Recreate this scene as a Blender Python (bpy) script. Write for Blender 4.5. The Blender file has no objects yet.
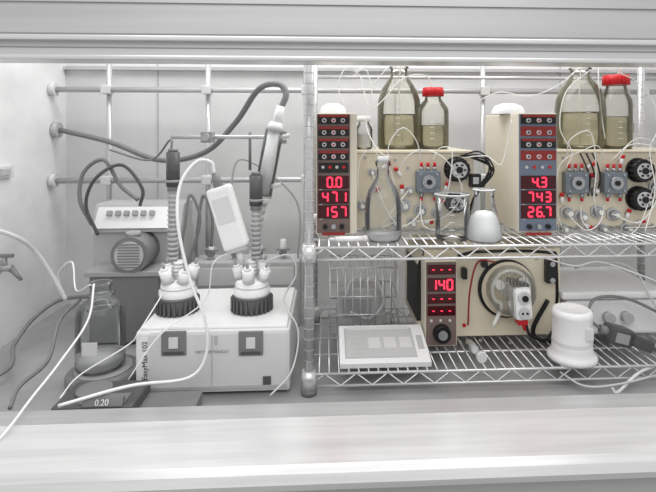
import bpy, bmesh, math, random
from mathutils import Vector, Matrix, Euler
random.seed(4)
scene = bpy.context.scene
try:
    scene.view_settings.view_transform = 'Standard'
    scene.view_settings.look = 'None'
except Exception: pass

# ---------------------------------------------------------------- survey helpers
F = 500.0; TH = math.radians(3.0); CZ = 1.5; HY = 130.0
sn, cs, tn = math.sin(TH), math.cos(TH), math.tan(TH)
def S(px, py, y):
    """world point seen at a photo measurement, standing at distance y into the hood"""
    u = (px-328)/F - tn
    t = (u*cs+sn)/(cs-u*sn)
    x = t*y
    return Vector((x, y, CZ+(HY-py)/F*(x*sn+y*cs)))
def X(px, y): return S(px, 130, y).x
def Z(py, px, y): return S(px, py, y).z
def L(n, y): return n*y/F

# ---------------------------------------------------------------- materials
def lin(c):
    c = c/255.0
    return c/12.92 if c <= 0.04045 else ((c+0.055)/1.055)**2.4
def mat(name, rgb, rough=0.5, metal=0.0, noise=0.0, nscale=(6,6,6), emit=0, bump=0.0, spec=0.4):
    if not isinstance(rgb, tuple): rgb = (rgb,)*3
    m = bpy.data.materials.new(name); m.use_nodes = True
    nt = m.node_tree; b = nt.nodes['Principled BSDF']
    col = tuple(lin(c) for c in rgb)+(1,)
    b.inputs['Base Color'].default_value = col
    b.inputs['Roughness'].default_value = rough
    b.inputs['Metallic'].default_value = metal
    b.inputs['Specular IOR Level'].default_value = spec
    if noise or bump:
        tc = nt.nodes.new('ShaderNodeTexCoord'); mp = nt.nodes.new('ShaderNodeMapping')
        mp.inputs['Scale'].default_value = nscale
        n = nt.nodes.new('ShaderNodeTexNoise'); n.inputs['Scale'].default_value = 1.0
        n.inputs['Detail'].default_value = 6
        nt.links.new(tc.outputs['Object'], mp.inputs[0]); nt.links.new(mp.outputs[0], n.inputs['Vector'])
        if noise:
            r = nt.nodes.new('ShaderNodeValToRGB')
            r.color_ramp.elements[0].position = .3; r.color_ramp.elements[1].position = .7
            r.color_ramp.elements[0].color = tuple(c*(1-noise) for c in col[:3])+(1,)
            r.color_ramp.elements[1].color = tuple(min(1, c*(1+noise)) for c in col[:3])+(1,)
            nt.links.new(n.outputs['Fac'], r.inputs[0]); nt.links.new(r.outputs[0], b.inputs['Base Color'])
        if bump:
            bp = nt.nodes.new('ShaderNodeBump'); bp.inputs['Strength'].default_value = bump
            bp.inputs['Distance'].default_value = .002
            nt.links.new(n.outputs['Fac'], bp.inputs['Height']); nt.links.new(bp.outputs[0], b.inputs['Normal'])
    if emit:
        b.inputs['Emission Color'].default_value = col
        b.inputs['Emission Strength'].default_value = emit
    return m
def glass(name, tint=(251,252,252), edge=(172,175,177), body=0.03, edgefac=0.62):
    m = bpy.data.materials.new(name); m.use_nodes = True
    nt = m.node_tree; nt.nodes.clear()
    o = nt.nodes.new('ShaderNodeOutputMaterial')
    tr = nt.nodes.new('ShaderNodeBsdfTransparent'); tr.inputs[0].default_value = tuple(lin(c) for c in tint)+(1,)
    df = nt.nodes.new('ShaderNodeBsdfDiffuse'); df.inputs[0].default_value = tuple(lin(c) for c in edge)+(1,)
    gl = nt.nodes.new('ShaderNodeBsdfGlossy'); gl.inputs['Roughness'].default_value = .06
    lw = nt.nodes.new('ShaderNodeLayerWeight'); lw.inputs['Blend'].default_value = .25
    mr = nt.nodes.new('ShaderNodeMapRange')
    mr.inputs['To Min'].default_value = body; mr.inputs['To Max'].default_value = edgefac
    mr.inputs['From Min'].default_value = .08; mr.inputs['From Max'].default_value = .8
    nt.links.new(lw.outputs['Facing'], mr.inputs['Value'])
    m1 = nt.nodes.new('ShaderNodeMixShader'); nt.links.new(mr.outputs[0], m1.inputs[0])
    nt.links.new(tr.outputs[0], m1.inputs[1]); nt.links.new(df.outputs[0], m1.inputs[2])
    fr = nt.nodes.new('ShaderNodeFresnel'); fr.inputs[0].default_value = 1.38
    m2 = nt.nodes.new('ShaderNodeMixShader'); nt.links.new(fr.outputs[0], m2.inputs[0])
    nt.links.new(m1.outputs[0], m2.inputs[1]); nt.links.new(gl.outputs[0], m2.inputs[2])
    nt.links.new(m2.outputs[0], o.inputs[0])
    return m

M = {}
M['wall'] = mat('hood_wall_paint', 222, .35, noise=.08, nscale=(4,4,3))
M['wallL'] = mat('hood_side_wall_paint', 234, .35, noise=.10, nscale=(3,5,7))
M['ceil'] = mat('hood_ceiling_paint', 228, .6)
M['top'] = mat('worktop_resin', 160, .3, noise=.15, nscale=(8,8,8))
M['floor'] = mat('lab_floor_vinyl', 170, .5, noise=.1)
M['header'] = mat('header_steel', 186, .35, .3, noise=.09, nscale=(1,10,30))
M['rail'] = mat('rail_aluminium', 216, .25, .4)
M['railM'] = mat('rail_channel', 198, .35, .3)
M['railD'] = mat('rail_groove', 140, .4)
M['sill'] = mat('sill_stainless', 218, .26, .4, noise=.10, nscale=(3,60,60), bump=.06)
M['sillB'] = mat('sill_back_stainless', 192, .3, .3, noise=.08, nscale=(4,50,50))
M['apron'] = mat('cabinet_front', 178, .5)
M['chrome'] = mat('zinc_wire', 228, .22, .6)
M['post'] = mat('rack_post_zinc', 206, .26, .5)
M['rod'] = mat('lattice_steel', 208, .25, .45)
M['w'] = mat('white_plastic', 240, .4)
M['lg'] = mat('light_grey_plastic', 218, .4)
M['mg'] = mat('mid_grey_plastic', 188, .45)
M['g'] = mat('grey_plastic', 162, .45)
M['dg'] = mat('dark_grey_plastic', 126, .4)
M['bk'] = mat('charcoal_plastic', 86, .4)
M['hose'] = mat('grey_rubber_hose', 126, .5)
M['hoseL'] = mat('pale_silicone_hose', 206, .3)
M['hoseW'] = mat('white_cable', 240, .35)
M['screen'] = mat('screen_grey', 200, .2)
M['cream'] = mat('cream_enamel', (222,212,190), .45, noise=.05, nscale=(9,9,9))
M['creamS'] = mat('cream_enamel_side', (228,221,203), .45)
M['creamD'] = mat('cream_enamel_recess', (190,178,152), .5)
M['panel'] = mat('panel_umber', (120,102,96), .45)
M['panelB'] = mat('panel_slate', (112,122,138), .45)
M['black'] = mat('black_plastic', (20,20,22), .3)
M['blackm'] = mat('black_matte', (36,34,34), .6)
M['steel'] = mat('stainless_steel', (170,172,175), .25, .6)
M['steelb'] = mat('anodised_block', (122,130,138), .35, .3)
M['redp'] = mat('red_plastic', (200,30,38), .4)
M['redd'] = mat('dark_red_print', (150,48,44), .5)
M['disp'] = mat('display_window', (66,6,14), .2)
M['led'] = mat('red_led', (255,50,80), .5, emit=1.6)
M['knob'] = mat('button_grey', (200,200,200), .35)
M['tubeC'] = mat('ptfe_tubing', (232,232,226), .3)
M['powder'] = mat('white_powder', 252, .9)
M['fluidG'] = mat('white_fluid', 236, .3)
M['capR'] = mat('red_cap', (205,28,34), .35)
M['glass'] = glass('clear_glass')
M['glassA'] = glass('solvent_glass', tint=(251,251,247), edge=(172,168,146), body=.04, edgefac=.72)
M['liqA'] = glass('pale_solvent', tint=(247,243,228), edge=(196,188,152), body=.16, edgefac=.5)
M['clearC'] = glass('clear_cover', tint=(248,248,246), edge=(215,213,205), body=.12, edgefac=.8)

# ---------------------------------------------------------------- builder
class B:
    def __init__(s, name):
        s.name = name; s.bm = bmesh.new(); s.mats = []
    def mi(s, k):
        m = M[k]
        if m not in s.mats: s.mats.append(m)
        return s.mats.index(m)
    def add(s, t, k, smooth=None, mx=None):
        i = s.mi(k)
        if mx is not None: t.transform(mx)
        for f in t.faces:
            f.material_index = i
            if smooth is not None: f.smooth = smooth
        me = bpy.data.meshes.new('t'); t.to_mesh(me); t.free()
        s.bm.from_mesh(me); bpy.data.meshes.remove(me)
    def box(s, c, size, k, rot=None, bev=0):
        t = bmesh.new(); bmesh.ops.create_cube(t, size=1)
        t.transform(Matrix.Diagonal((*size, 1)))
        if bev: bmesh.ops.bevel(t, geom=t.edges[:], offset=bev, segments=2, affect='EDGES', profile=.6)
        mx = Matrix.Translation(Vector(c))
        if rot is not None: mx = mx @ (rot if isinstance(rot, Matrix) else Euler(rot).to_matrix().to_4x4())
        s.add(t, k, False, mx)
    def bb(s, x0, x1, y0, y1, z0, z1, k, bev=0):
        s.box(((x0+x1)/2, (y0+y1)/2, (z0+z1)/2), (abs(x1-x0), abs(y1-y0), abs(z1-z0)), k, bev=bev)
    def cyl(s, p0, p1, r, k, r1=None, seg=20, bev=0):
        p0 = Vector(p0); p1 = Vector(p1); d = p1-p0; h = d.length
        if r1 is None: r1 = r
        t = bmesh.new()
        bmesh.ops.create_cone(t, cap_ends=True, segments=seg, radius1=r, radius2=r1, depth=h)
        for f in t.faces: f.smooth = len(f.verts) == 4
        q = d.to_track_quat('Z', 'Y').to_matrix().to_4x4()
        s.add(t, k, None, Matrix.Translation((p0+p1)/2) @ q)
    def lathe(s, c, prof, k, seg=32, mx=None, smooth=True):
        t = bmesh.new(); rings = []
        for r, z in prof:
            if r < 1e-5: rings.append([t.verts.new((0, 0, z))])
            else: rings.append([t.verts.new((r*math.cos(2*math.pi*i/seg), r*math.sin(2*math.pi*i/seg), z)) for i in range(seg)])
        for a, b in zip(rings, rings[1:]):
            for i in range(seg):
                j = (i+1) % seg
                if len(a) == 1 and len(b) == 1: continue
                if len(a) == 1: t.faces.new((a[0], b[j], b[i]))
                elif len(b) == 1: t.faces.new((a[i], a[j], b[0]))
                else: t.faces.new((a[i], a[j], b[j], b[i]))
        bmesh.ops.recalc_face_normals(t, faces=t.faces[:])
        m = Matrix.Translation(Vector(c))
        if mx is not None: m = m @ mx
        s.add(t, k, smooth, m)
    def prism(s, pts, a0, a1, k, axis='x'):
        t = bmesh.new()
        def v(p, a):
            return (a, p[0], p[1]) if axis == 'x' else (p[0], a, p[1])
        A = [t.verts.new(v(p, a0)) for p in pts]; C = [t.verts.new(v(p, a1)) for p in pts]
        n = len(pts)
        t.faces.new(A); t.faces.new(C[::-1])
        for i in range(n): t.faces.new((A[i], C[i], C[(i+1) % n], A[(i+1) % n]))
        bmesh.ops.recalc_face_normals(t, faces=t.faces[:])
        s.add(t, k, False)
    def tube(s, pts, r, k, sub=8, seg=8, straight=False):
        P = [Vector(p) for p in pts]
        if not straight and len(P) > 2:
            Q = [P[0]*2-P[1]]+P+[P[-1]*2-P[-2]]; out = []
            for i in range(1, len(Q)-2):
                for j in range(sub):
                    u = j/sub
                    a, b, c, d = Q[i-1], Q[i], Q[i+1], Q[i+2]
                    out.append(.5*((2*b)+(c-a)*u+(2*a-5*b+4*c-d)*u*u+(3*b-a-3*c+d)*u**3))
            out.append(P[-1]); P = out
        t = bmesh.new(); rings = []; nrm = None
        for i, p in enumerate(P):
            tg = (P[min(i+1, len(P)-1)]-P[max(i-1, 0)]).normalized()
            if nrm is None:
                nrm = tg.orthogonal().normalized()
            else:
                nrm = (nrm-tg*nrm.dot(tg))
                nrm = nrm.normalized() if nrm.length > 1e-6 else tg.orthogonal().normalized()
            bn = tg.cross(nrm)
            rings.append([t.verts.new(p+(nrm*math.cos(2*math.pi*q/seg)+bn*math.sin(2*math.pi*q/seg))*r) for q in range(seg)])
        for a, b in zip(rings, rings[1:]):
            for i in range(seg): t.faces.new((a[i], a[(i+1) % seg], b[(i+1) % seg], b[i]))
        t.faces.new(rings[0][::-1]); t.faces.new(rings[-1])
        bmesh.ops.recalc_face_normals(t, faces=t.faces[:])
        s.add(t, k, True)
    def text(s, txt, loc, size, k, rot=(math.pi/2, 0, 0)):
        cu = bpy.data.curves.new('txt', 'FONT'); cu.body = txt; cu.size = size
        cu.align_x = 'CENTER'; cu.align_y = 'CENTER'; cu.extrude = .0004
        ob = bpy.data.objects.new('txt', cu); scene.collection.objects.link(ob)
        bpy.context.view_layer.update()
        me = bpy.data.meshes.new_from_object(ob.evaluated_get(bpy.context.evaluated_depsgraph_get()))
        t = bmesh.new(); t.from_mesh(me)
        bpy.data.objects.remove(ob); bpy.data.curves.remove(cu); bpy.data.meshes.remove(me)
        s.add(t, k, False, Matrix.Translation(Vector(loc)) @ Euler(rot).to_matrix().to_4x4())
    def done(s, name=None):
        me = bpy.data.meshes.new(s.name)
        xs = [v.co for v in s.bm.verts]
        c = Vector(((min(v.x for v in xs)+max(v.x for v in xs))/2, (min(v.y for v in xs)+max(v.y for v in xs))/2, min(v.z for v in xs)))
        s.bm.transform(Matrix.Translation(-c)); s.bm.to_mesh(me); s.bm.free()
        for m in s.mats: me.materials.append(m)
        o = bpy.data.objects.new(s.name, me); o.location = c
        scene.collection.objects.link(o); return o

SEG = {'0': 'abcdef', '1': 'bc', '2': 'abged', '3': 'abgcd', '4': 'fgbc', '5': 'afgcd', '6': 'afgedc', '7': 'abc', '8': 'abcdefg', '9': 'abcdfg', '-': 'g', ' ': ''}
def digits(b, txt, cx, cz, y, h, pitch):
    w = h*.52; th = h*.17
    n = len(txt.replace('.', ''))
    x = cx-(n-1)*pitch/2
    for ch in txt:
        if ch == '.':
            b.box((x-pitch*.5, y, cz-h/2), (th, .001, th), 'led'); continue
        g = {'a': (0, h/2, 1), 'g': (0, 0, 1), 'd': (0, -h/2, 1), 'f': (-w/2, h/4, 0), 'b': (w/2, h/4, 0), 'e': (-w/2, -h/4, 0), 'c': (w/2, -h/4, 0)}
        for q in SEG[ch]:
            dx, dz, hor = g[q]
            b.box((x+dx, y, cz+dz), (w*.9 if hor else th, .001, th if hor else h*.42), 'led')
        x += pitch

# ---------------------------------------------------------------- shell
FZ = .89; YB = 1.8
XL = X(66, YB); XR = 1.22
b = B('floor'); b.bb(-3, 3, -2.5, 2.2, -.05, 0, 'floor'); b.done()
b = B('wall_back'); b.bb(XL-.03, XR+.03, YB, YB+.03, FZ, 2.3, 'wall')
b.bb(XL, XR, YB-.02, YB, Z(70, 328, YB)-.006, Z(70, 328, YB)+.006, 'railM')
for px in (158, 395, 560): b.bb(X(px, YB)-.002, X(px, YB)+.002, YB-.003, YB, FZ, 2.3, 'mg')
b.done()
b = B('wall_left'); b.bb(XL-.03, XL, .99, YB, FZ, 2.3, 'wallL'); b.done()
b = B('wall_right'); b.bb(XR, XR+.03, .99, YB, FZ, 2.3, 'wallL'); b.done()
b = B('ceiling'); b.bb(XL-.03, XR+.03, .99, YB+.03, 2.3, 2.33, 'ceil'); b.done()
b = B('fume_hood_worktop'); b.bb(XL-.03, XR+.03, .9, YB+.03, .84, FZ, 'top'); b.done()
b = B('fume_hood_base_cabinet'); b.bb(XL-.03, XR+.03, .84, YB, 0, .84, 'apron'); b.done()
b = B('fume_hood_front_panel'); b.bb(XL-.03, XR+.03, .82, .898, .8405, .934, 'apron'); b.done()
b = B('fume_hood_sill')
b.prism([(.985, .938), (.978, .968), (.915, .977), (.915, .94)], XL-.03, XR+.03, 'sillB')
b.prism([(.915, .94), (.915, .977), (.80, .968), (.785, .962), (.778, .95), (.782, .938), (.80, .935)], XL-.03, XR+.03, 'sill')
b.done()
b = B('fume_hood_sash')
za, zb = Z(63, 328, .95), Z(40, 328, .95)
b.bb(XL-.03, XR+.03, .935, .985, zb+.002, 2.33, 'header')
b.bb(XL-.03, XR+.03, .915, .985, zb-.010, zb, 'rail', .003)
b.bb(XL-.03, XR+.03, .93, .98, za+.008, zb-.010, 'railM')
b.bb(XL-.03, XR+.03, .9285, .93, za+.022, za+.0235, 'railD')
b.bb(XL-.03, XR+.03, .922, .985, za, za+.009, 'rail', .003)
b.bb(XL-.03, XR+.03, .9335, .935, zb+.002, zb+.006, 'railD')
b.bb(XL-.03, XR+.03, .93, .935, zb+.062, zb+.4, 'header')
b.done()

b = B('lattice_scaffold')
yl = 1.7
for py in (90, 180):
    z = Z(py, 200, yl); b.cyl((XL, yl, z), (XR, yl, z), .0095, 'rod')
z = Z(78, 500, 1.68)
b.cyl((X(316, yl), 1.68, z), (XR, 1.68, z), .006, 'rod')
for px in (109, 208, 306, 483, 640):
    x = X(px, yl+.015); b.cyl((x, yl+.017, FZ), (x, yl+.017, Z(66, px, yl)+.06), .0085, 'rod')
    for py in (90, 180):
        zz = Z(py, 200, yl); b.box((x, yl, zz), (.03, .035, .03), 'lg', bev=.004)
for py in (90, 180):
    b.cyl((XL, yl, Z(py, 200, yl)), (XL+.02, yl, Z(py, 200, yl)), .022, 'lg')
b.done()

# ---------------------------------------------------------------- wire rack
ZU = CZ-.269; ZL = CZ-.561
RX0, RX1, RY0, RY1 = X(309, 1.16), 1.02, 1.16, 1.58
b = B('wire_shelving_rack')
for x in (RX0, RX1):
    for y in (RY0, RY1):
        b.cyl((x, y, FZ+.012), (x, y, 1.93), .0115, 'post')
        for i in range(41): b.cyl((x, y, .92+i*.0245), (x, y, .9215+i*.0245), .0119, 'mg', seg=16)
        b.cyl((x, y, FZ), (x, y, FZ+.014), .018, 'dg')
        for zs in (ZU, ZL): b.cyl((x, y, zs-.035), (x, y, zs+.006), .019, 'chrome', r1=.016)
for zs in (ZU, ZL):
    zt = zs-.004
    def edge(p, q):
        p = Vector(p); q = Vector(q); dz = Vector((0, 0, .028))
        b.cyl(p, q, .0033, 'chrome', seg=8); b.cyl(p-dz, q-dz, .0033, 'chrome', seg=8)
        n = int((q-p).length/.036); pts = []
        for i in range(n+1):
            c = p.lerp(q, i/n); pts.append(c if i % 2 else c-dz)
        b.tube(pts, .0022, 'chrome', straight=True, seg=6)
    edge((RX0, RY0, zt), (RX1, RY0, zt)); edge((RX0, RY1, zt), (RX1, RY1, zt))
    edge((RX0, RY0, zt), (RX0, RY1, zt)); edge((RX1, RY0, zt), (RX1, RY1, zt))
    for y in (1.27, 1.37, 1.47): b.cyl((RX0, y, zt-.005), (RX1, y, zt-.005), .0028, 'chrome', seg=8)
    n = 46
    for i in range(1, n):
        x = RX0+(RX1-RX0)*i/n
        b.cyl((x, RY0-.002, zt+.002), (x, RY1+.002, zt+.002), .0019, 'chrome', seg=6)
b.done()

# ---------------------------------------------------------------- pump units
def pump_unit(px0, px1, pxe, vals, bodyx1, pk, details):
    b = B('dosing_pump_unit')
    yf, yb_ = 1.26, 1.53
    x0, x1, xe = X(px0, yf), X(px1, yf), X(pxe, yf)
    pc = (px0+px1)/2
    zt = Z(113, pc, yf); z0 = ZU
    b.bb(x0-.002, xe, yf, yb_, z0+.006, zt, 'creamS', .003)
    b.bb(x0, x1, yf-.004, yf+.001, z0+.01, zt-.003, pk, .001)
    yq = yf-.005
    zz = lambda py: Z(py, pc, yf)
    w = x1-x0; cx = (x0+x1)/2
    for r, py in enumerate((119, 131, 143, 155)):
        b.bb(x0+.003, x1-.003, yq-.001, yq+.001, zz(py+5), zz(py-4.5), 'blackm' if r % 2 == 0 or pk == 'panel' else 'redd')
        b.bb(x0+.005, x1-.005, yq-.0018, yq, zz(py-1.8), zz(py-4.4), 'redd')
        for c in range(3):
            xx = x0+w*(.22+.28*c)
            b.cyl((xx, yq-.006, zz(py+1.5)), (xx, yq, zz(py+1.5)), .0058, 'knob', seg=16)
            b.cyl((xx, yq-.007, zz(py+1.5)), (xx, yq-.005, zz(py+1.5)), .0028, 'blackm' if c != 1 else 'redp', seg=12)
    for c in range(4):
        xx = x0+w*(.18+.21*c)
        b.cyl((xx, yq-.003, zz(167)), (xx, yq, zz(167)), .004, 'redp' if c % 2 else 'knob', seg=12)
    if pk == 'panel': b.bb(x0+.004, x1-.004, yq-.0012, yq, zz(172.5), zz(162.5), 'blackm')
    for v, py in zip(vals, (182, 196.7, 211.4)):
        b.bb(x0+.003, x1-.003, yq-.002, yq, zz(py+6.6), zz(py-6.6), 'disp', .0006)
        digits(b, v, cx+.002, zz(py), yq-.0026, .0235, .0225)
        b.bb(x0+.006, x0+.014, yq-.001, yq, zz(py+7.6), zz(py+6.9), 'knob')
    for c in range(3):
        xx = x0+w*(.25+.25*c)
        b.cyl((xx, yq-.008, zz(226)), (xx, yq, zz(226)), .0062, 'black' if c != 1 else 'steel', seg=16)
    b.bb(x0+w*.15, x1-w*.15, yq-.0008, yq, zz(235), zz(232), 'redd')
    yB = 1.33
    zB = Z(150.5, 420, yB)
    b.bb(xe-.002, bodyx1, yB, yb_, z0+.006, zB, 'cream', .004)
    for fx in (x0+.03, bodyx1-.03):
        for fy in (1.37, 1.5): b.cyl((fx, fy, z0), (fx, fy, z0+.008), .01, 'black')
    b.bb(xe+.004, bodyx1-.004, yB-.001, yB+.001, Z(153.5, 420, yB), Z(153, 420, yB), 'panel')
    details(b, yB)
    b.done(); return zB

def valve_block(b, px, py, y, s=12, k='steelb'):
    c = S(px, py, y); h = L(s, y)
    b.box((c.x, y-.012, c.z), (2*h, .026, 2*h*.9), k, bev=.002)
    b.cyl((c.x, y-.032, c.z), (c.x, y-.024, c.z), h*.55, 'steel')
    b.cyl((c.x, y-.036, c.z), (c.x, y-.031, c.z), h*.22, 'blackm')
    for dx in (-.7, .7):
        for dz in (-.65, .65):
            b.cyl((c.x+dx*h, y-.028, c.z+dz*h), (c.x+dx*h, y-.024, c.z+dz*h), .003, 'steel', seg=10)
    for dx in (-.55, 0, .55):
        b.cyl((c.x+dx*h, y-.014, c.z+h*.9), (c.x+dx*h, y-.014, c.z+h*.9+.010), .0055, 'steel', seg=10)
        b.cyl((c.x+dx*h, y-.014, c.z+h*.9+.010), (c.x+dx*h, y-.014, c.z+h*.9+.022), .004, 'redp', seg=10)
        if dx: b.cyl((c.x+dx*h, y-.014, c.z-h*.9-.012), (c.x+dx*h, y-.014, c.z-h*.9), .0055, 'steel', seg=10)
        if dx: b.cyl((c.x+dx*h, y-.014, c.z-h*.9-.022), (c.x+dx*h, y-.014, c.z-h*.9-.012), .004, 'redp', seg=10)
def round_knob(b, px, py, y, r):
    c = S(px, py, y); R = L(r, y)
    b.cyl((c.x, y-.006, c.z), (c.x, y, c.z), R*1.15, 'blackm')
    b.cyl((c.x, y-.034, c.z), (c.x, y-.006, c.z), R, 'black', r1=R*1.0, seg=28)
    for i in range(14):
        a = i*math.pi*2/14
        b.cyl((c.x+R*math.cos(a), y-.032, c.z+R*math.sin(a)), (c.x+R*math.cos(a), y-.008, c.z+R*math.sin(a)), R*.09, 'blackm', seg=6)
    b.cyl((c.x, y-.036, c.z), (c.x, y-.033, c.z), R*.72, 'knob', seg=20)
    b.cyl((c.x, y-.040, c.z), (c.x, y-.035, c.z), R*.3, 'black', seg=16)
    for i in range(6):
        a = i*math.pi/3
        b.cyl((c.x+R*.5*math.cos(a), y-.038, c.z+R*.5*math.sin(a)), (c.x+R*.5*math.cos(a), y-.035, c.z+R*.5*math.sin(a)), R*.11, 'blackm', seg=8)
def port(b, px, py, y, r=5, k='steel'):
    c = S(px, py, y); R = L(r, y)
    b.cyl((c.x, y-.006, c.z), (c.x, y, c.z), R*1.2, 'knob', seg=6)
    b.cyl((c.x, y-.022, c.z), (c.x, y-.004, c.z), R*.8, k, seg=16)
    b.cyl((c.x, y-.030, c.z), (c.x, y-.021, c.z), R*.4, 'tubeC', seg=12)
def luer(b, px, py, y, ang, k='redp'):
    c = S(px, py, y-.012); d = Vector((math.cos(ang), 0, math.sin(ang)))
    b.cyl(c-d*.014, c+d*.006, .0045, 'w', seg=10); b.cyl(c+d*.004, c+d*.014, .0055, k, seg=10)
    b.cyl(c+Vector((0, .013, 0)), c, .003, 'steel', seg=8)

def detA(b, y):
    valve_block(b, 427, 181, y, 12)
    round_knob(b, 456, 169, y, 11); round_knob(b, 454, 202, y, 9)
    port(b, 404, 205, y, 6); port(b, 420, 210, y, 6); port(b, 436, 213, y, 5); port(b, 409, 190, y, 4); port(b, 412, 222, y, 5)
    port(b, 372, 172, y, 4); port(b, 362, 205, y, 5); port(b, 395, 222, y, 5)
    for px, py, a in ((386, 166, .5), (398, 172, 2.2), (446, 187, 1.2), (440, 200, -.4), (402, 190, 1.6), (374, 190, .2), (428, 222, 0)): luer(b, px, py, y, a)
    c = S(474, 180, y); b.box((c.x, y-.008, c.z), (.03, .018, .035), 'blackm', bev=.003)
    b.box((c.x, y-.018, c.z), (.016, .004, .018), 'knob', bev=.001)
    T = lambda *p: [S(px, py, y-dy) for px, py, dy in p]
    t = 'tubeC'
    b.tube(T((421, 160, .014), (416, 140, .03), (402, 128, .03), (388, 150, .03), (396, 190, .03), (404, 205, .03)), .0016, t)
    b.tube(T((433, 160, .014), (440, 148, .02), (452, 152, .05), (448, 190, .05), (438, 212, .03)), .0016, t)
    b.tube(T((421, 198, .014), (418, 216, .04), (400, 226, .05), (384, 205, .05), (372, 172, .03)), .0016, t)
    b.tube(T((420, 208, .03), (424, 226, .05), (440, 230, .05), (452, 222, .04)), .0016, t)
    b.tube(T((386, 166, .02), (372, 150, .04), (360, 160, .04), (358, 190, .05), (362, 205, .03)), .0014, t)
    b.tube(T((398, 172, .02), (408, 156, .03), (424, 150, .03), (446, 160, .06), (462, 190, .05), (446, 216, .04), (412, 222, .03)), .0014, t)
    b.tube(T((409, 190, .02), (396, 206, .04), (382, 226, .04), (395, 222, .03)), .0014, t)
    for px, py in ((365, 158), (395, 160), (466, 222), (408, 168), (385, 158), (450, 230), (364, 228)):
        c = S(px, py, y); b.cyl((c.x, y-.003, c.z), (c.x, y, c.z), .004, 'steel', seg=12)
    for k in range(5):
        b.tube(T((460+k*2, 156, .02), (480+k*3, 152+k*4, .03), (494-k*3, 170+k*3, .035), (480-k*2, 190+k*3, .03), (470, 206+k*4, .012)), .0022, 'black')
def detB(b, y):
    valve_block(b, 573, 182, y, 12); valve_block(b, 611, 182, y, 12)
    round_knob(b, 637, 170, y, 11); round_knob(b, 637, 198, y, 11)
    for px, py in ((566, 212), (580, 216), (596, 211), (612, 214), (654, 186)): port(b, px, py, y, 6)
    port(b, 562, 228, y, 5); port(b, 600, 228, y, 5); port(b, 592, 190, y, 4); port(b, 625, 228, y, 5)
    for px, py, a in ((590, 166, .5), (594, 178, 2.2), (628, 214, 1.2), (588, 226, -.4), (562, 198, 1.6), (640, 222, .2), (622, 160, 1.3)): luer(b, px, py, y, a)
    T = lambda *p: [S(px, py, y-dy) for px, py, dy in p]
    t = 'tubeC'
    b.tube(T((567, 160, .014), (570, 140, .03), (590, 132, .04), (596, 165, .04), (594, 195, .04), (596, 211, .03)), .0016, t)
    b.tube(T((618, 160, .014), (630, 145, .03), (655, 150, .05), (660, 190, .05), (640, 222, .05), (612, 214, .03)), .0016, t)
    b.tube(T((604, 205, .014), (600, 222, .04), (585, 230, .05), (566, 212, .03)), .0016, t)
    b.tube(T((580, 205, .014), (584, 224, .04), (604, 238, .05), (636, 230, .05), (654, 186, .03)), .0014, t)
    b.tube(T((604, 160, .014), (598, 146, .03), (584, 150, .03), (560, 165, .05), (556, 205, .06), (562, 228, .03)), .0014, t)
    b.tube(T((612, 160, .014), (640, 138, .03), (668, 160, .04), (664, 220, .05), (625, 228, .03)), .0014, t)
    for k in range(3):
        b.tube(T((580+k*6, 153, .01), (586+k*6, 166, .02), (590+k*5, 180, .02), (588+k*4, 196, .012)), .0022, 'black')
    for px, py in ((563, 158), (595, 158), (650, 158), (624, 222), (652, 225)):
        c = S(px, py, y); b.cyl((c.x, y-.003, c.z), (c.x, y, c.z), .004, 'steel', seg=12)
zB = pump_unit(317, 350, 357, ('0.0', '471', '157'), X(474, 1.33), 'panel', detA)
pump_unit(519, 556, 557, ('4.3', '743', '26.7'), 1.0, 'panelB', detB)

# ---------------------------------------------------------------- peristaltic pump
b = B('peristaltic_pump')
yf, yB = 1.27, 1.33
x0, x1 = X(426, yf), X(456, yf)
zt = Z(261, 440, yf); zz = lambda py: Z(py, 440, yf)
b.bb(x0-.002, x1+.003, yf, 1.53, ZL+.006, zt, 'creamS', .003)
b.bb(x0, x1, yf-.004, yf+.001, ZL+.01, zt-.002, 'panel', .001)
cx = (x0+x1)/2; yq = yf-.005
for v, py in (('---', 269), ('140', 284), ('---', 298), ('---', 310)):
    hh = 6.6 if v == '140' else 4.8
    b.bb(x0+.003, x1-.003, yq-.002, yq, zz(py+hh), zz(py-hh), 'disp', .0006)
    digits(b, v, cx, zz(py), yq-.0026, .025 if v == '140' else .013, .021)
for c in range(3): b.cyl((x0+.012+c*.024, yq-.004, zz(319.5)), (x0+.012+c*.024, yq, zz(319.5)), .0035, 'knob', seg=12)
b.cyl((cx, yq-.018, zz(332)), (cx, yq, zz(332)), .021, 'black', r1=.023, seg=28)
b.cyl((cx, yq-.020, zz(332)), (cx, yq-.017, zz(332)), .012, 'steel', seg=20)
xb1 = X(560, yB); zb1 = Z(249, 510, yB)
xa0 = x0-.012
b.prism([(xa0, ZL+.03), (xa0, zb1-.03), (xa0+.02, zb1), (xb1, zb1), (xb1, ZL+.025), (xb1-.02, ZL+.006), (x0+.01, ZL+.006)], yB, 1.54, 'cream', axis='y')
b.prism([(xa0-.001, ZL+.05), (xa0-.001, zb1-.04), (xa0+.018, zb1-.002), (xa0+.018, ZL+.05)], yB-.002, 1.50, 'blackm', axis='y')
for fx in (x0+.03, xb1-.04):
    for fy in (1.37, 1.5): b.cyl((fx, fy, ZL), (fx, fy, ZL+.01), .01, 'black')
T = lambda *p: [S(px, py, yB-dy) for px, py, dy in p]
b.tube(T((458, 256, .002), (472, 252, .002), (500, 251, .002), (530, 251, .002), (556, 253, .002)), .004, 'black', straight=True)
b.tube(T((556, 254, .002), (557, 300, .002), (552, 338, .002)), .004, 'black')
b.tube(T((548, 300, .006), (534, 326, .006), (536, 338, .006), (552, 342, .006)), .006, 'black')
c = S(506, 288, yB)
b.cyl((c.x, yB-.008, c.z), (c.x, yB, c.z), .078, 'black', seg=44)
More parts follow.
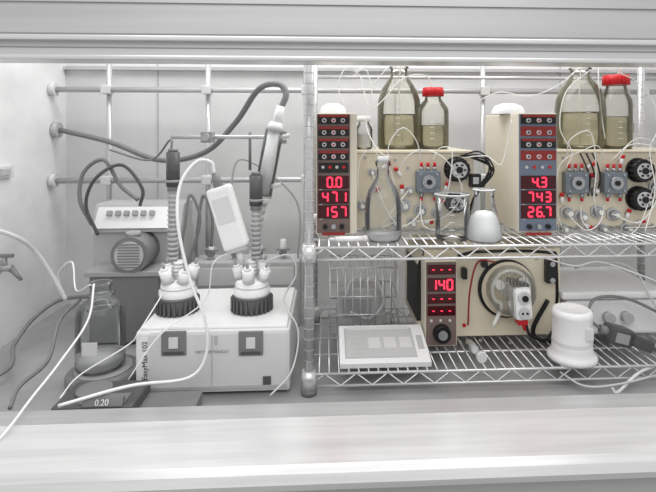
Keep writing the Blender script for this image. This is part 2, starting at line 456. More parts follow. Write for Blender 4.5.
b.cyl((c.x+.003, yB-.012, c.z), (c.x+.003, yB-.007, c.z), .073, 'cream', seg=44)
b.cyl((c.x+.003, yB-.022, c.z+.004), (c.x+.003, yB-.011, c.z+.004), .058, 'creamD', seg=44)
b.cyl((c.x+.003, yB-.034, c.z+.004), (c.x+.003, yB-.021, c.z+.004), .024, 'steel', seg=30)
for i in range(3):
    a = .6+i*2.094; p = Vector((c.x+.003+.036*math.cos(a), yB-.022, c.z+.004+.036*math.sin(a)))
    b.cyl(p, p+Vector((0, -.018, 0)), .012, 'w', seg=20)
b.lathe((c.x+.003, yB-.012, c.z+.004), [(.062, 0), (.063, .03), (.058, .044), (.045, .049), (0, .05)], 'clearC', mx=Euler((math.pi/2, 0, 0)).to_matrix().to_4x4())
for i in range(8):
    dx = -.035+i*.009
    b.box((c.x+dx, yB-.064, c.z+.02), (.0022, .003, .07*math.cos(dx*16)), 'clearC')
arc = [Vector((c.x+.003+.05*math.cos(a), yB-.026, c.z+.004+.05*math.sin(a))) for a in [math.radians(d) for d in range(-60, 241, 30)]]
b.tube([Vector((c.x+.05, yB-.03, c.z-.10))]+arc+[Vector((c.x-.045, yB-.03, c.z-.09))], .0055, 'tubeC')
c3 = S(522, 303, yB-.06)
b.box((c3.x, yB-.045, c3.z), (.046, .06, .084), 'w', rot=(0, -.08, 0), bev=.012)
yy = yB-.075
b.cyl((c3.x, yy-.006, c3.z+.018), (c3.x, yy, c3.z+.018), .016, 'knob', seg=24)
b.cyl((c3.x, yy-.010, c3.z+.018), (c3.x, yy-.005, c3.z+.018), .008, 'black', seg=20)
b.cyl((c3.x, yy-.006, c3.z-.02), (c3.x, yy, c3.z-.02), .014, 'knob', seg=24)
for dx in (-.006, .006): b.cyl((c3.x+dx, yy-.008, c3.z-.02), (c3.x+dx, yy-.005, c3.z-.02), .003, 'black', seg=10)
b.box((c3.x-.004, yB-.04, c3.z+.048), (.048, .04, .010), 'black', rot=(0, .2, 0), bev=.003)
b.box((c3.x+.002, yB-.05, c3.z-.05), (.026, .03, .014), 'redp', bev=.003)
b.cyl((c3.x+.012, yB-.05, c3.z-.075), (c3.x+.006, yB-.05, c3.z-.055), .004, 'redp')
for px, py, w, h in ((549, 270, .03, .062), (483, 262, .016, .022), (463, 272, .014, .03)):
    q = S(px, py, yB); b.box((q.x, yB-.01, q.z), (w, .022, h), 'black', bev=.004)
for px, py in ((549, 262), (549, 278)):
    q = S(px, py, yB); b.cyl((q.x, yB-.024, q.z), (q.x, yB-.02, q.z), .007, 'steel', seg=16)
b.tube(T((526, 322, .03), (530, 335, .04), (545, 340, .04), (552, 332, .02)), .004, 'black')
b.tube(T((495, 262, .05), (478, 262, .03), (470, 290, .03), (468, 325, .02)), .0025, 'redd')
for px, py in ((464, 325), (480, 340), (510, 342), (460, 342), (536, 258)):
    q = S(px, py, yB); b.cyl((q.x, yB-.004, q.z), (q.x, yB, q.z), .005, 'redp' if px in (464,) else 'steel', seg=12)
b.done()

# ---------------------------------------------------------------- glassware helpers
def bottle(name, c, r, h, gk='glass', neck=.38, cap=None, liquid=None, lk='liqA', coneish=False, rings=False):
    b = B(name); rn = r*neck
    if coneish:
        pr = [(0, .002), (r*.9, 0), (r, .008), (r, h*.5), (r*.96, h*.60), (r*.8, h*.73), (r*.55, h*.83), (rn*1.05, h*.89), (rn, h*.92), (rn, h*.98), (rn*1.2, h*.985), (rn*1.2, h), (rn*.9, h)]
    else:
        pr = [(0, .002), (r*.9, 0), (r, .008), (r, h*.62), (r*.95, h*.69), (r*.75, h*.77), (rn*1.1, h*.83), (rn, h*.86), (rn, h*.97), (rn*1.18, h*.975), (rn*1.18, h), (rn*.9, h)]
    b.lathe(c, pr, gk)
    if liquid:
        l = liquid*h; R = r-.004
        top = min(l, h*.6)
        b.lathe(c, [(0, .004), (R*.9, .004), (R, .012), (R, top-.002), (R*.97, top), (0, top)], lk)
    if cap:
        z = c[2]+h
        b.cyl((c[0], c[1], z-h*.11), (c[0], c[1], z+.006), rn*1.32, cap, seg=28)
        for i in range(24):
            a = i*math.pi/12
            b.cyl((c[0]+rn*1.32*math.cos(a), c[1]+rn*1.32*math.sin(a), z-h*.11), (c[0]+rn*1.32*math.cos(a), c[1]+rn*1.32*math.sin(a), z), .0012, cap, seg=5)
    if rings:
        for q in (.70, .86): b.lathe((c[0], c[1], c[2]+h*q), [(rn*1.1, -.003), (rn*1.45, 0), (rn*1.1, .003)], gk)
    return b
def P(px, y, z): return Vector((X(px, y), y, z))
def marks(b, c, r, z0, n):
    for i in range(n):
        b.box(c+Vector((-.012, -r*.985, z0+i*.016)), (.012, .0016, .0012), 'w')
    b.box(c+Vector((.012, -r*.97, z0+.03)), (.03, .0026, .028), 'glassA')
q = P(399, 1.45, zB+.0006)
b = bottle('solvent_bottle', q, .063, .238, 'glassA', liquid=.42, coneish=True)
marks(b, q, .063, .04, 6)
b.tube([S(354, 72, 1.42), S(372, 64, 1.43), q+Vector((0, 0, .26)), q+Vector((0, 0, .18)), q+Vector((.01, 0, .02))], .0018, 'tubeC')
b.done()
q = P(433, 1.43, zB+.0006)
b = bottle('solvent_bottle', q, .045, .170, 'glassA', cap='capR', liquid=.4, neck=.5)
marks(b, q, .045, .03, 4)
b.tube([q+Vector((0, 0, .17)), q+Vector((-.02, 0, .21)), q+Vector((-.09, -.02, .2)), S(372, 108, 1.40), S(360, 75, 1.42)], .0018, 'tubeC')
b.done()
q = P(580, 1.45, zB+.0006)
b = bottle('solvent_bottle', q, .071, .238, 'glassA', liquid=.45, coneish=True)
marks(b, q, .071, .04, 6)
b.tube([q+Vector((0, 0, .02)), q+Vector((0, 0, .2)), q+Vector((.02, 0, .27)), q+Vector((.09, -.03, .25)), q+Vector((.15, -.03, .12))], .0018, 'tubeC')
b.done()
q = P(616, 1.42, zB+.0006)
b = bottle('solvent_bottle', q, .044, .208, 'glassA', cap='capR', liquid=.45, neck=.62)
marks(b, q, .044, .03, 5)
b.tube([q+Vector((0, 0, .2)), q+Vector((.01, 0, .25)), q+Vector((-.05, 0, .24)), q+Vector((-.06, -.03, .1)), q+Vector((-.05, -.03, .03))], .0018, 'tubeC')
b.done()
bottle('reagent_vial', P(364, 1.42, zB+.0006), .024, .088, 'glass', cap='w', liquid=.5, lk='fluidG', neck=.6).done()
for px, w in ((333, .036), (508, .045)):
    b = B('weighing_dish')
    zc = Z(113, 333 if px < 400 else 537, 1.26)
    b.lathe(P(px, 1.36, zc), [(w, 0), (w*.98, .010), (w*.8, .022), (w*.4, .029), (0, .03)], 'w'); b.done()
b = B('process_tubing')
for pts in (
    [(352, 76, 1.40), (366, 70, 1.40), (372, 96, 1.39), (366, 124, 1.38), (378, 150, 1.31), (392, 158, 1.29)],
    [(392, 62, 1.40), (370, 84, 1.38), (350, 66, 1.38), (338, 84, 1.36), (344, 104, 1.35)],
    [(600, 66, 1.38), (640, 84, 1.36), (660, 120, 1.33), (650, 150, 1.29), (655, 190, 1.27), (645, 232, 1.25)],
    [(590, 70, 1.37), (566, 92, 1.35), (560, 128, 1.33), (572, 152, 1.30), (566, 168, 1.29)],
    [(462, 158, 1.31), (486, 156, 1.24), (500, 165, 1.22), (506, 150, 1.22), (512, 120, 1.22)],
    [(556, 244, 1.18), (575, 234, 1.2), (598, 240, 1.19), (630, 236, 1.2), (664, 244, 1.2)],
    [(480, 100, 1.40), (500, 92, 1.38), (530, 96, 1.38), (560, 84, 1.37), (585, 62, 1.4)]):
    b.tube([S(*p) for p in pts], .0014, 'tubeC')
b.done()
b = B('tube_connector')
c = Vector((X(352, 1.2), 1.2, ZU+.007))
b.cyl(c-Vector((.04, 0, 0)), c+Vector((.04, .005, 0)), .0065, 'w'); b.cyl(c+Vector((.025, .003, 0)), c+Vector((.045, .006, 0)), .008, 'lg'); b.cyl(c-Vector((.04, 0, 0)), c-Vector((.055, .0, 0)), .004, 'lg'); b.done()
q = P(383, 1.22, ZU)
b = B('glass_decanter')
b.lathe(q, [(0, .002), (.040, 0), (.045, .01), (.0455, .075), (.043, .10), (.036, .122), (.024, .142), (.016, .156), (.0145, .178), (.019, .184), (.0195, .192), (.015, .195)], 'glass')
b.lathe(q, [(0, .004), (.038, .004), (.042, .014), (.042, .018), (0, .018)], 'fluidG')
b.cyl(q+Vector((0, 0, .188)), q+Vector((0, 0, .204)), .0135, 'lg'); b.done()
q = P(452, 1.22, ZU)
b = B('glass_beaker')
b.lathe(q, [(0, .002), (.038, 0), (.041, .006), (.041, .104), (.044, .110), (.041, .111)], 'glass')
b.lathe(q, [(.0405, .108), (.0445, .111), (.0405, .113)], 'lg')
for i in range(4): b.box(q+Vector((-.01, -.0415, .03+i*.018)), (.014, .0006, .0014), 'w')
b.done()
q = P(484, 1.20, ZU)
b = B('erlenmeyer_flask')
b.lathe(q, [(0, .002), (.038, 0), (.043, .008), (.040, .035), (.030, .075), (.025, .095), (.024, .118), (.028, .123), (.024, .125)], 'glass')
b.lathe(q, [(.0235, .122), (.0285, .124), (.0235, .126)], 'w')
b.lathe(q, [(0, .003), (.037, .003), (.0415, .009), (.0385, .035), (.032, .058), (.020, .070), (0, .074)], 'powder'); b.done()

# ---------------------------------------------------------------- lower shelf
b = B('touchscreen_controller')
xa, xb = X(340, 1.18), X(431, 1.18)
b.prism([(1.175, ZL), (1.172, ZL+.012), (1.31, ZL+.047), (1.325, ZL+.042), (1.325, ZL)], xa, xb, 'w')
sl = math.atan2(.035, .138)
def on(xf, yf_): return Vector((xa+(xb-xa)*xf, 1.172+.138*yf_, ZL+.012+.035*yf_))
mxr = Euler((sl, 0, 0)).to_matrix().to_4x4()
b.box(on(.46, .52), ((xb-xa)*.8, .112, .002), 'mg', rot=mxr)
b.box(on(.46, .52)+Vector((0, -.0003, .001)), ((xb-xa)*.77, .106, .002), 'screen', rot=mxr)
b.box(on(.46, .9)+Vector((0, -.0003, .0014)), ((xb-xa)*.74, .012, .002), 'lg', rot=mxr)
for i in range(5): b.box(on(.12+.03*(i % 2)+.03, .22+.13*i)+Vector((.01, 0, .0015)), (.034, .006, .0015), 'mg', rot=mxr)
for i in range(3): b.box(on(.4+.18*i, .5)+Vector((0, 0, .0015)), (.03, .04, .0015), 'lg', rot=mxr)
b.box(on(.93, .5)+Vector((0, 0, .001)), (.014, .05, .003), 'mg', rot=mxr)
b.done()
b = B('sample_vial')
p0 = Vector((X(469, 1.27), 1.27, ZL+.012)); p1 = Vector((X(480, 1.2), 1.20, ZL+.012))
b.cyl(p0, p1, .012, 'glass'); b.cyl(p0.lerp(p1, .1), p0.lerp(p1, .55), .0095, 'fluidG'); b.cyl(p1, p1+(p1-p0).normalized()*.014, .0125, 'lg'); b.done()
q = P(572, 1.2, ZL)
b = B('plastic_jar')
b.lathe(q, [(0, 0), (.055, 0), (.058, .004), (.058, .010), (.054, .014), (.049, .018), (.0475, .026), (.0475, .036), (.0465, .038), (.0465, .105), (.0475, .107), (.0475, .114), (.044, .121), (.040, .123), (.036, .120), (0, .120)], 'w', seg=48, smooth=True)
for z in (.04, .045): b.lathe(q, [(.0468, z), (.0476, z+.0015), (.0468, z+.003)], 'lg')
b.box(q+Vector((.02, -.0445, .075)), (.02, .006, .03), 'lg', bev=.002)
b.done()
b = B('hotplate_unit')
xa, xb = X(562, 1.32), X(664, 1.32)
b.bb(xa+.01, xb-.01, 1.32, 1.55, ZL+.006, ZL+.100, 'w', .008); b.bb(xa-.004, xb+.004, 1.31, 1.56, ZL+.104, ZL+.124, 'w', .006)
b.bb(xa+.02, xb-.02, 1.33, 1.54, ZL+.098, ZL+.106, 'mg')
b.bb(xa+.02, xa+.085, 1.317, 1.322, ZL+.035, ZL+.075, 'lg'); b.cyl((xa+.125, 1.30, ZL+.055), (xa+.125, 1.32, ZL+.055), .014, 'mg'); b.cyl((xa+.175, 1.30, ZL+.055), (xa+.175, 1.32, ZL+.055), .014, 'mg')
for fx in (xa+.02, xb-.02):
    for fy in (1.36, 1.53): b.cyl((fx, fy, ZL), (fx, fy, ZL+.008), .01, 'dg')
b.done()
b = B('power_adapter')
c = S(622, 336, 1.22); cz = ZL+.036
b.box((c.x-.012, 1.22, cz+.010), (.062, .045, .046), 'bk', rot=(0, .30, .2), bev=.008)
b.box((c.x+.042, 1.21, cz-.006), (.056, .034, .030), 'bk', rot=(0, .42, .2), bev=.006)
b.box((c.x-.012, 1.196, cz+.010), (.04, .002, .024), 'g', rot=(0, .30, .2))
b.cyl((c.x-.055, 1.225, cz+.024), (c.x-.03, 1.22, cz+.018), .012, 'dg')
b.tube([Vector((c.x+.06, 1.205, cz-.014)), Vector((c.x+.09, 1.2, ZL+.010)), Vector((c.x+.14, 1.22, ZL+.006)), Vector((c.x+.2, 1.27, ZL+.006))], .0045, 'bk')
b.tube([Vector((c.x-.05, 1.225, cz+.022)), Vector((c.x-.075, 1.24, cz+.05)), Vector((c.x-.04, 1.27, cz+.085)), Vector((c.x+.05, 1.28, cz+.08)), Vector((c.x+.16, 1.28, cz+.03))], .004, 'dg')
b.done()
b = B('wire_basket')
xa, xb, ya, yb2, z0, z1 = X(330, 1.38), X(398, 1.38), 1.38, 1.52, ZL, Z(268, 360, 1.38)
for z in (z0+.003, z0+.05, z0+.1, z1):
    b.tube([(xa, ya, z), (xb, ya, z), (xb, yb2, z), (xa, yb2, z), (xa, ya, z)], .0022, 'chrome', straight=True, seg=6)
for i in range(10):
    x = xa+(xb-xa)*i/9
    for y in (ya, yb2): b.cyl((x, y, z0), (x, y, z1), .0016, 'chrome', seg=6)
    b.cyl((x, ya, z0+.003), (x, yb2, z0+.003), .0016, 'chrome', seg=6)
b.bb(xa+.02, xb-.03, 1.42, 1.50, z0+.006, z0+.11, 'mg', .006)
b.bb(xa+.035, xb-.07, 1.418, 1.421, z0+.03, z0+.08, 'g')
b.tube([S(345, 300, 1.40), S(352, 280, 1.4), S(372, 276, 1.4), S(384, 300, 1.4), S(370, 318, 1.4), S(350, 312, 1.4)], .004, 'hoseL')
b.done()
b = B('tubing_coil')
b.tube([S(560, 372, 1.17), S(585, 386, 1.13), S(620, 384, 1.13), S(668, 372, 1.17)], .0026, 'hoseL')
b.tube([S(612, 388, 1.13), S(618, 392, 1.13), S(640, 372, 1.16), S(668, 362, 1.17)], .0035, 'w')
b.done()
b = B('silicone_tubing')
b.tube([S(575, 268, 1.45), S(600, 262, 1.4), S(632, 268, 1.35), S(652, 300, 1.29), S(668, 330, 1.29)], .0028, 'hoseL')
b.tube([S(545, 258, 1.22), S(575, 266, 1.2), S(600, 262, 1.2), S(640, 275, 1.18), S(672, 288, 1.18)], .002, 'hoseL'); b.done()

# ---------------------------------------------------------------- reactor workstation
b = B('reactor_workstation')
yf = 1.16; xa, xb = X(135, yf), X(290, yf); zt = Z(331, 212, yf); yk = 1.46
b.bb(xa, xb, yf, yk, FZ+.008, zt, 'lg', .008)
b.bb(xa+.008, xb-.008, yf+.012, yk-.008, zt, zt+.006, 'w', .002)
b.bb(xa+.006, xb-.006, yf-.002, yf+.002, Z(389, 212, yf), Z(386, 212, yf), 'mg')
b.bb(xa+.004, xa+.03, yf-.002, yf+.001, Z(386, 140, yf), Z(334, 140, yf), 'w')
x = X(212, yf); b.bb(x-.001, x+.001, yf-.001, yf+.001, FZ+.02, zt-.01, 'mg')
for px in (174, 251):
    c = S(px, 343, yf); s_ = L(12, yf)
    b.box((c.x, yf-.001, c.z), (2*s_, .006, 2*s_), 'dg', bev=.002)
    b.box((c.x, yf-.005, c.z+.002), (s_*.75, .004, s_*.9), 'lg', bev=.001)
    b.box((c.x, yf-.005, c.z-s_*.75), (s_*1.6, .003, s_*.2), 'bk')
b.text('EasyMax 102', S(145, 361, yf-.003), .017, 'bk', rot=(math.pi/2, -math.pi/2, 0))
b.text('METTLER TOLEDO', S(212, 352, yf-.001), .009, 'g')
c = S(267, 380, yf); b.box((c.x, yf-.001, c.z), (.018, .004, .018), 'bk')
c = S(216, 340, yf); b.box((c.x, yf-.001, c.z), (.006, .003, .02), 'mg')
for fx in (xa+.03, xb-.03):
    for fy in (1.19, 1.43): b.cyl((fx, fy, FZ), (fx, fy, FZ+.01), .014, 'dg')
ztt = zt+.006
def ribbed(px, y):
    c = P(px, y, ztt); r = L(19.5, y)
    b.cyl(c, c+Vector((0, 0, .034)), r*.95, 'bk', seg=40)
    b.cyl(c+Vector((0, 0, .034)), c+Vector((0, 0, .04)), r*.9, 'dg', seg=40)
    for i in range(26):
        a = i*2*math.pi/26
        b.box(c+Vector((r*math.cos(a), r*math.sin(a), .017)), (.006, .005, .032), 'bk', rot=(0, 0, a))
    return c+Vector((0, 0, .04))
t1 = ribbed(178, 1.28); t2 = ribbed(252, 1.28)
b.done()
def vessel(top, ph):
    b = B('jacketed_reactor_vessel')
    b.lathe(top, [(.0, 0), (.044, 0), (.046, .003), (.046, .014), (.042, .018), (.041, .030), (.036, .036), (.020, .040), (0, .041)], 'w')
    b.lathe(top+Vector((0, 0, .019)), [(.0415, 0), (.0425, .002), (.0415, .004)], 'mg')
    for a, tilt, rr, hh, k in ((.3, .30, .013, .045, 'w'), (2.5, .32, .012, .042, 'w'), (4.1, .30, .013, .046, 'w'), (5.4, .32, .012, .040, 'w')):
        a += ph
        d = Vector((math.cos(a)*math.sin(tilt), math.sin(a)*math.sin(tilt), math.cos(tilt)))
        p = top+Vector((math.cos(a)*.026, math.sin(a)*.026, .026))
        b.cyl(p, p+d*hh*.45, rr*.8, 'lg'); b.cyl(p+d*hh*.4, p+d*hh, rr*1.1, k, seg=24); b.cyl(p+d*hh*.34, p+d*hh*.42, rr*1.2, 'mg')
        b.cyl(p+d*hh, p+d*(hh+.006), rr*.7, k); b.cyl(p+d*(hh+.005), p+d*(hh+.02), rr*.28, 'g')
    b.cyl(top+Vector((0, 0, .035)), top+Vector((0, 0, .085)), .012, 'w')
    for i in range(4): b.cyl(top+Vector((0, 0, .05+i*.009)), top+Vector((0, 0, .053+i*.009)), .014, 'mg')
    return b
b = vessel(t1, 0); b.done()
b = vessel(t2, .5); b.done()
def stirrer(base, xtop, ptop, pmid):
    b = B('overhead_stirrer')
    y = base.y; x = X(xtop, y)
    zm = Z(pmid, xtop, y); zt_ = Z(ptop, xtop, y)
    b.cyl((x, y, base.z+.088), (x, y, zm), .011, 'g')
    n = int((zm-base.z-.09)/.012)
    for i in range(n): b.cyl((x, y, base.z+.09+i*.012), (x, y, base.z+.096+i*.012), .013, 'mg')
    b.cyl((x, y, zm), (x, y, zt_), .0165, 'bk'); b.cyl((x, y, zm+.01), (x, y, zm+.016), .018, 'g')
    b.cyl((x, y, zm-.012), (x, y, zm), .014, 'dg')
    b.cyl((x, y, zt_), (x, y, zt_+.008), .012, 'dg')
    return b
b = stirrer(t1, 173, 152, 186)
b.tube([S(171, 152, 1.28), S(170, 140, 1.3), S(150, 160, 1.4), S(110, 150, 1.5)], .003, 'dg'); b.done()
b = stirrer(t2, 256, 175, 205); b.done()

b = B('reflux_condenser')
pa, pm0, pm1, pb = S(252, 246, 1.33), S(262, 198, 1.33), S(275, 128, 1.33), S(281, 106, 1.33)
b.cyl(t2+Vector((.0, .035, .045)), pa, .008, 'lg')
b.cyl(pa, pm0, .013, 'lg', seg=24)
for i in range(6): b.cyl(pa.lerp(pm0, .1+i*.15), pa.lerp(pm0, .15+i*.15), .016, 'mg')
b.cyl(pm0, pm1, .0165, 'w', seg=28); b.cyl(pm0.lerp(pm1, .02), pm0.lerp(pm1, .98), .0245, 'glass', seg=28)
b.cyl(pm0.lerp(pm1, -.06), pm0.lerp(pm1, .04), .020, 'w', r1=.025); b.cyl(pm1.lerp(pm0, .04), pm1.lerp(pm0, -.08), .025, 'w', r1=.016)
b.cyl(pm1, pb, .013, 'w', r1=.011)
for q in (.15, .85):
    a = pm0.lerp(pm1, q); b.cyl(a, a+Vector((.045, -.01, .008)), .006, 'lg')
b.tube([S(281, 108, 1.33), S(286, 94, 1.34), S(278, 84, 1.36), S(258, 90, 1.42), S(236, 122, 1.5), S(205, 152, 1.55), S(160, 160, 1.6), S(110, 142, 1.65), S(60, 130, 1.72)], .0085, 'hose', sub=12, seg=12)
b.cyl((XL, 1.72, Z(130, 62, 1.72)), (XL+.02, 1.72, Z(130, 62, 1.72)), .026, 'mg')
b.done()
b = B('clamp_holder')
c0 = S(171, 137, 1.36); c1 = S(286, 137, 1.36)
b.cyl(c0, c1, .0055, 'rod')
c = S(208, 137, 1.36); b.box(c, (.03, .045, .03), 'g', bev=.004)
b.cyl(c, (c.x, 1.72, c.z), .006, 'rod'); b.cyl(c+Vector((0, -.02, 0)), c+Vector((.0, -.035, .0)), .01, 'mg')
for dz in (-.012, .012): b.tube([c1+Vector((-.04, 0, dz)), c1+Vector((-.02, -.028, dz)), c1+Vector((.004, -.03, dz))], .005, 'g')
b.cyl(S(250, 132, 1.36), S(250, 170, 1.36), .004, 'dg')
b.done()
b = B('probe_transmitter')
c = S(228, 217, 1.2)
b.box(c, (.058, .04, .150), 'w', rot=(0, -math.radians(17), 0), bev=.008)
R = Euler((0, -math.radians(17), 0)).to_matrix()
b.box(c+R @ Vector((0, -.021, .02)), (.04, .002, .06), 'lg', rot=(0, -math.radians(17), 0))
b.box(c+R @ Vector((0, 0, -.078)), (.045, .032, .01), 'mg', rot=(0, -math.radians(17), 0))
b.cyl(c+R @ Vector((0, 0, .073)), c+R @ Vector((0, 0, .11)), .012, 'dg', r1=.007)
b.cyl(c+R @ Vector((0, 0, -.08)), c+R @ Vector((0, 0, -.115)), .008, 'lg')
tp = c+R @ Vector((0, 0, .11))
b.tube([tp, S(211, 162, 1.2), S(196, 162, 1.19), S(180, 185, 1.16), S(178, 225, 1.13), S(190, 280, 1.12), S(205, 320, 1.12), S(206, 355, 1.12), S(188, 378, 1.1), S(130, 386, 1.05), S(58, 406, 1.0)], .0035, 'hoseW', sub=12)
b.done()

# ---------------------------------------------------------------- left clutter
b = B('laboratory_stirrer_plate')
c = P(104, 1.25, FZ)
b.lathe(c, [(0, .004), (.078, .004), (.084, .010), (.084, .024), (.078, .03), (0, .03)], 'dg')
b.cyl(c, c+Vector((0, 0, .006)), .07, 'bk')
b.lathe(c, [(0, .031), (.066, .0305), (.064, .033), (0, .033)], 'g'); b.done()
b = bottle('reagent_bottle', c+Vector((-.008, 0, .0335)), .056, .205, 'glass', neck=.42, liquid=.12, lk='fluidG', rings=True)
b.box(c+Vector((-.008, -.0565, .10)), (.035, .002, .03), 'lg'); b.done()
b = B('bench_balance')
xa, xb = X(52, 1.03), X(134, 1.03)
b.bb(xa, xb, 1.02, 1.13, FZ+.008, FZ+.058, 'bk', .006)
b.bb(xb-.11, xb-.02, 1.03, 1.07, FZ+.058, FZ+.060, 'dg')
b.box((xb-.06, 1.03, FZ+.064), (.08, .012, .02), 'dg', rot=(-.5, 0, 0), bev=.002)
b.text('0.20', (xb-.06, 1.0215, FZ+.066), .016, 'w', rot=(math.pi/2-.5, 0, 0))
b.cyl((xa+.06, 1.08, FZ+.058), (xa+.06, 1.08, FZ+.066), .035, 'dg')
for fx in (xa+.02, xb-.02):
    for fy in (1.035, 1.115): b.cyl((fx, fy, FZ), (fx, fy, FZ+.01), .008, 'bk')
b.done()
b = B('instrument_base')
xa, xb = X(136, 1.06), X(196, 1.06)
b.bb(xa, xb, 1.04, 1.12, FZ+.004, FZ+.035, 'dg', .005); b.bb(xa+.02, xb-.03, 1.037, 1.041, FZ+.012, FZ+.028, 'bk')
for fx in (xa+.02, xb-.02): b.cyl((fx, 1.08, FZ), (fx, 1.08, FZ+.006), .01, 'bk')
b.done()
b = B('heating_circulator')
xa, xb = X(90, 1.52), X(180, 1.52)
zt = Z(206, 140, 1.52)
b.bb(xa, xb, 1.54, 1.68, FZ+.006, Z(232, 140, 1.52), 'mg', .006)
b.prism([(1.52, Z(232, 140, 1.52)), (1.56, zt), (1.66, zt), (1.66, Z(232, 140, 1.52))], xa, xb, 'mg')
b.prism([(1.516, Z(228, 140, 1.52)), (1.553, zt-.008), (1.556, zt-.008), (1.52, Z(228, 140, 1.52))], xa+.01, xb-.02, 'w')
for i in range(6): b.box((xa+.05+i*.025, 1.535, Z(214, 140, 1.52)), (.014, .012, .014), 'g', rot=(-.5, 0, 0))
c = S(132, 254, 1.46)
b.cyl((c.x, 1.44, c.z), (c.x, 1.54, c.z), .052, 'dg', seg=36); b.cyl((c.x, 1.435, c.z), (c.x, 1.441, c.z), .04, 'mg', seg=36)
for i in range(9): b.box((c.x, 1.434, c.z-.032+i*.008), (.06, .002, .003), 'dg')
b.cyl((c.x, 1.47, c.z+.05), (c.x, 1.47, c.z+.062), .02, 'g')
b.bb(xa+.03, xb-.04, 1.45, 1.54, FZ+.006, c.z-.055, 'dg', .004)
b.bb(xa+.02, xb-.03, 1.44, 1.545, c.z-.06, c.z-.045, 'g', .003)
for fx in (xa+.03, xb-.03): 
    for fy in (1.56, 1.66): b.cyl((fx, fy, FZ), (fx, fy, FZ+.008), .01, 'bk')
for fx in (xa+.05, xb-.06): b.cyl((fx, 1.48, FZ), (fx, 1.48, FZ+.008), .01, 'bk')
b.done()
b = B('gas_manifold')
xa, xb = X(192, 1.56), X(300, 1.56)
b.bb(xa, xb, 1.56, 1.66, FZ+.0, Z(262, 240, 1.56), 'mg', .006)
b.bb(xa+.02, xb-.02, 1.557, 1.561, Z(285, 240, 1.56), Z(268, 240, 1.56), 'lg')
for i in range(4):
    x = xa+.05+i*.075; z = Z(262, 240, 1.56)
    b.cyl((x, 1.6, z), (x, 1.6, z+.04+.02*(i % 2)), .009, 'lg'); b.cyl((x-.02, 1.6, z+.03), (x+.02, 1.6, z+.03), .006, 'g')
    b.cyl((x, 1.585, z+.02), (x, 1.6, z+.02), .012, 'dg')
b.tube([(xa+.05, 1.6, Z(262, 240, 1.56)+.04), S(212, 215, 1.6), S(203, 196, 1.62), S(197, 235, 1.6), S(196, 262, 1.6)], .005, 'dg')
b.tube([(xa+.125, 1.6, Z(262, 240, 1.56)+.06), S(232, 180, 1.6), S(246, 160, 1.62), S(296, 200, 1.62), S(298, 262, 1.6)], .003, 'g')
b.done()
b = B('rubber_hose')
b.tube([S(92, 225, 1.49), S(80, 200, 1.49), S(84, 172, 1.5), S(104, 160, 1.5), (S(120, 185, 1.5)), S(138, 200, 1.49)], .006, 'dg', sub=10)
b.tube([S(98, 235, 1.49), S(86, 205, 1.48), S(96, 178, 1.47), S(122, 165, 1.5), S(142, 188, 1.5), S(140, 206, 1.5)], .005, 'bk', sub=10)
b.tube([S(180, 300, 1.5), S(190, 260, 1.5), S(200, 220, 1.5), S(190, 195, 1.5), S(184, 230, 1.48), S(172, 300, 1.48)], .0045, 'dg', sub=10); b.done()
b = B('power_cable')
b.tube([(XL+.01, 1.12, FZ+.006), S(4, 372, 1.24), S(14, 345, 1.38), S(34, 318, 1.45), S(60, 300, 1.5), S(92, 296, 1.5)], .0055, 'dg', sub=10)
b.tube([S(10, 408, 1.08), S(20, 386, 1.15), S(48, 360, 1.2), S(60, 320, 1.3), S(80, 300, 1.45)], .0045, 'dg', sub=10)
b.done()
b = B('vacuum_tubing')
b.tube([(XL+.012, 1.3, S(0, 222, 1.3).z), S(14, 236, 1.35), S(36, 252, 1.4), S(52, 275, 1.42), S(66, 300, 1.42)], .006, 'hoseL', sub=10)
b.tube([S(66, 300, 1.42), S(58, 275, 1.4), S(72, 262, 1.35), S(76, 290, 1.3), S(90, 285, 1.19)], .002, 'hoseW')
b.done()
b = B('white_tubing')
b.tube([S(94, 284, 1.19), S(88, 320, 1.14), S(60, 362, 1.05), S(30, 400, .97), S(12, 424, .9), S(-10, 450, .86)], .0024, 'hoseW', sub=10)
b.done()
b = B('sensor_cables')
b.tube([S(262, 262, 1.27), S(290, 255, 1.28), S(296, 275, 1.27), S(284, 300, 1.25), S(298, 330, 1.2), S(292, 370, 1.14), S(270, 396, 1.1)], .0022, 'hoseL')
b.tube([S(165, 290, 1.25), S(140, 330, 1.15), S(128, 345, 1.14), S(80, 375, 1.08), S(60, 398, 1.0)], .0015, 'hoseW')
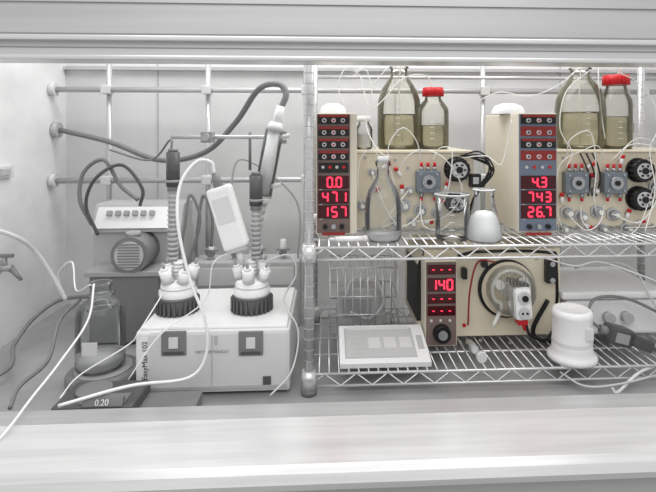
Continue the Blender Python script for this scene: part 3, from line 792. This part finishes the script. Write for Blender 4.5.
b.tube([S(240, 250, 1.25), S(214, 262, 1.2), S(205, 300, 1.2), S(160, 335, 1.14), S(128, 380, 1.1)], .0014, 'hoseW')
b.done()
b = B('gas_tap')
p = Vector((XL, 1.42, S(14, 268, 1.42).z))
b.cyl(p, p+Vector((.012, 0, 0)), .024, 'mg'); b.cyl(p, p+Vector((.05, 0, .0)), .009, 'g')
b.cyl(p+Vector((.046, 0, .0)), p+Vector((.08, -.01, -.03)), .009, 'dg', r1=.004)
b.cyl(p+Vector((.03, 0, 0)), p+Vector((.03, 0, .03)), .006, 'g'); b.box(p+Vector((.03, 0, .034)), (.045, .012, .01), 'dg', bev=.002); b.done()
b = B('thumb_switch')
p = Vector((XL, 1.45, Z(172, 30, 1.45)))
b.box(p+Vector((.006, 0, 0)), (.012, .08, .035), 'lg', bev=.003); b.box(p+Vector((.014, 0, 0)), (.006, .04, .02), 'mg', bev=.002); b.done()

# ---------------------------------------------------------------- lights
def area(name, loc, rot, sx, sy, e, col=(1, 1, 1)):
    l = bpy.data.lights.new(name, 'AREA'); l.shape = 'RECTANGLE'; l.size = sx; l.size_y = sy; l.energy = e; l.color = col
    o = bpy.data.objects.new(name, l); o.location = loc; o.rotation_euler = rot; scene.collection.objects.link(o)
area('hood_ceiling_lamp', (.1, 1.4, 2.27), (0, 0, 0), 1.8, .5, 14)
area('room_ceiling_lamp', (.1, -.6, 2.7), (math.radians(48), 0, 0), 2.4, 1.2, 22)
w = bpy.data.worlds.new('lab_world'); scene.world = w; w.use_nodes = True
w.node_tree.nodes['Background'].inputs[0].default_value = (1, 1, 1, 1)
w.node_tree.nodes['Background'].inputs[1].default_value = .70

cam = bpy.data.cameras.new('camera'); co = bpy.data.objects.new('camera', cam); scene.collection.objects.link(co)
co.location = (0, 0, CZ); co.rotation_euler = (math.pi/2, 0, -TH)
cam.sensor_width = 36; cam.lens = F/656*36; cam.clip_start = .02
cam.shift_x = -F*tn/656; cam.shift_y = -(246-HY)/656
scene.camera = co
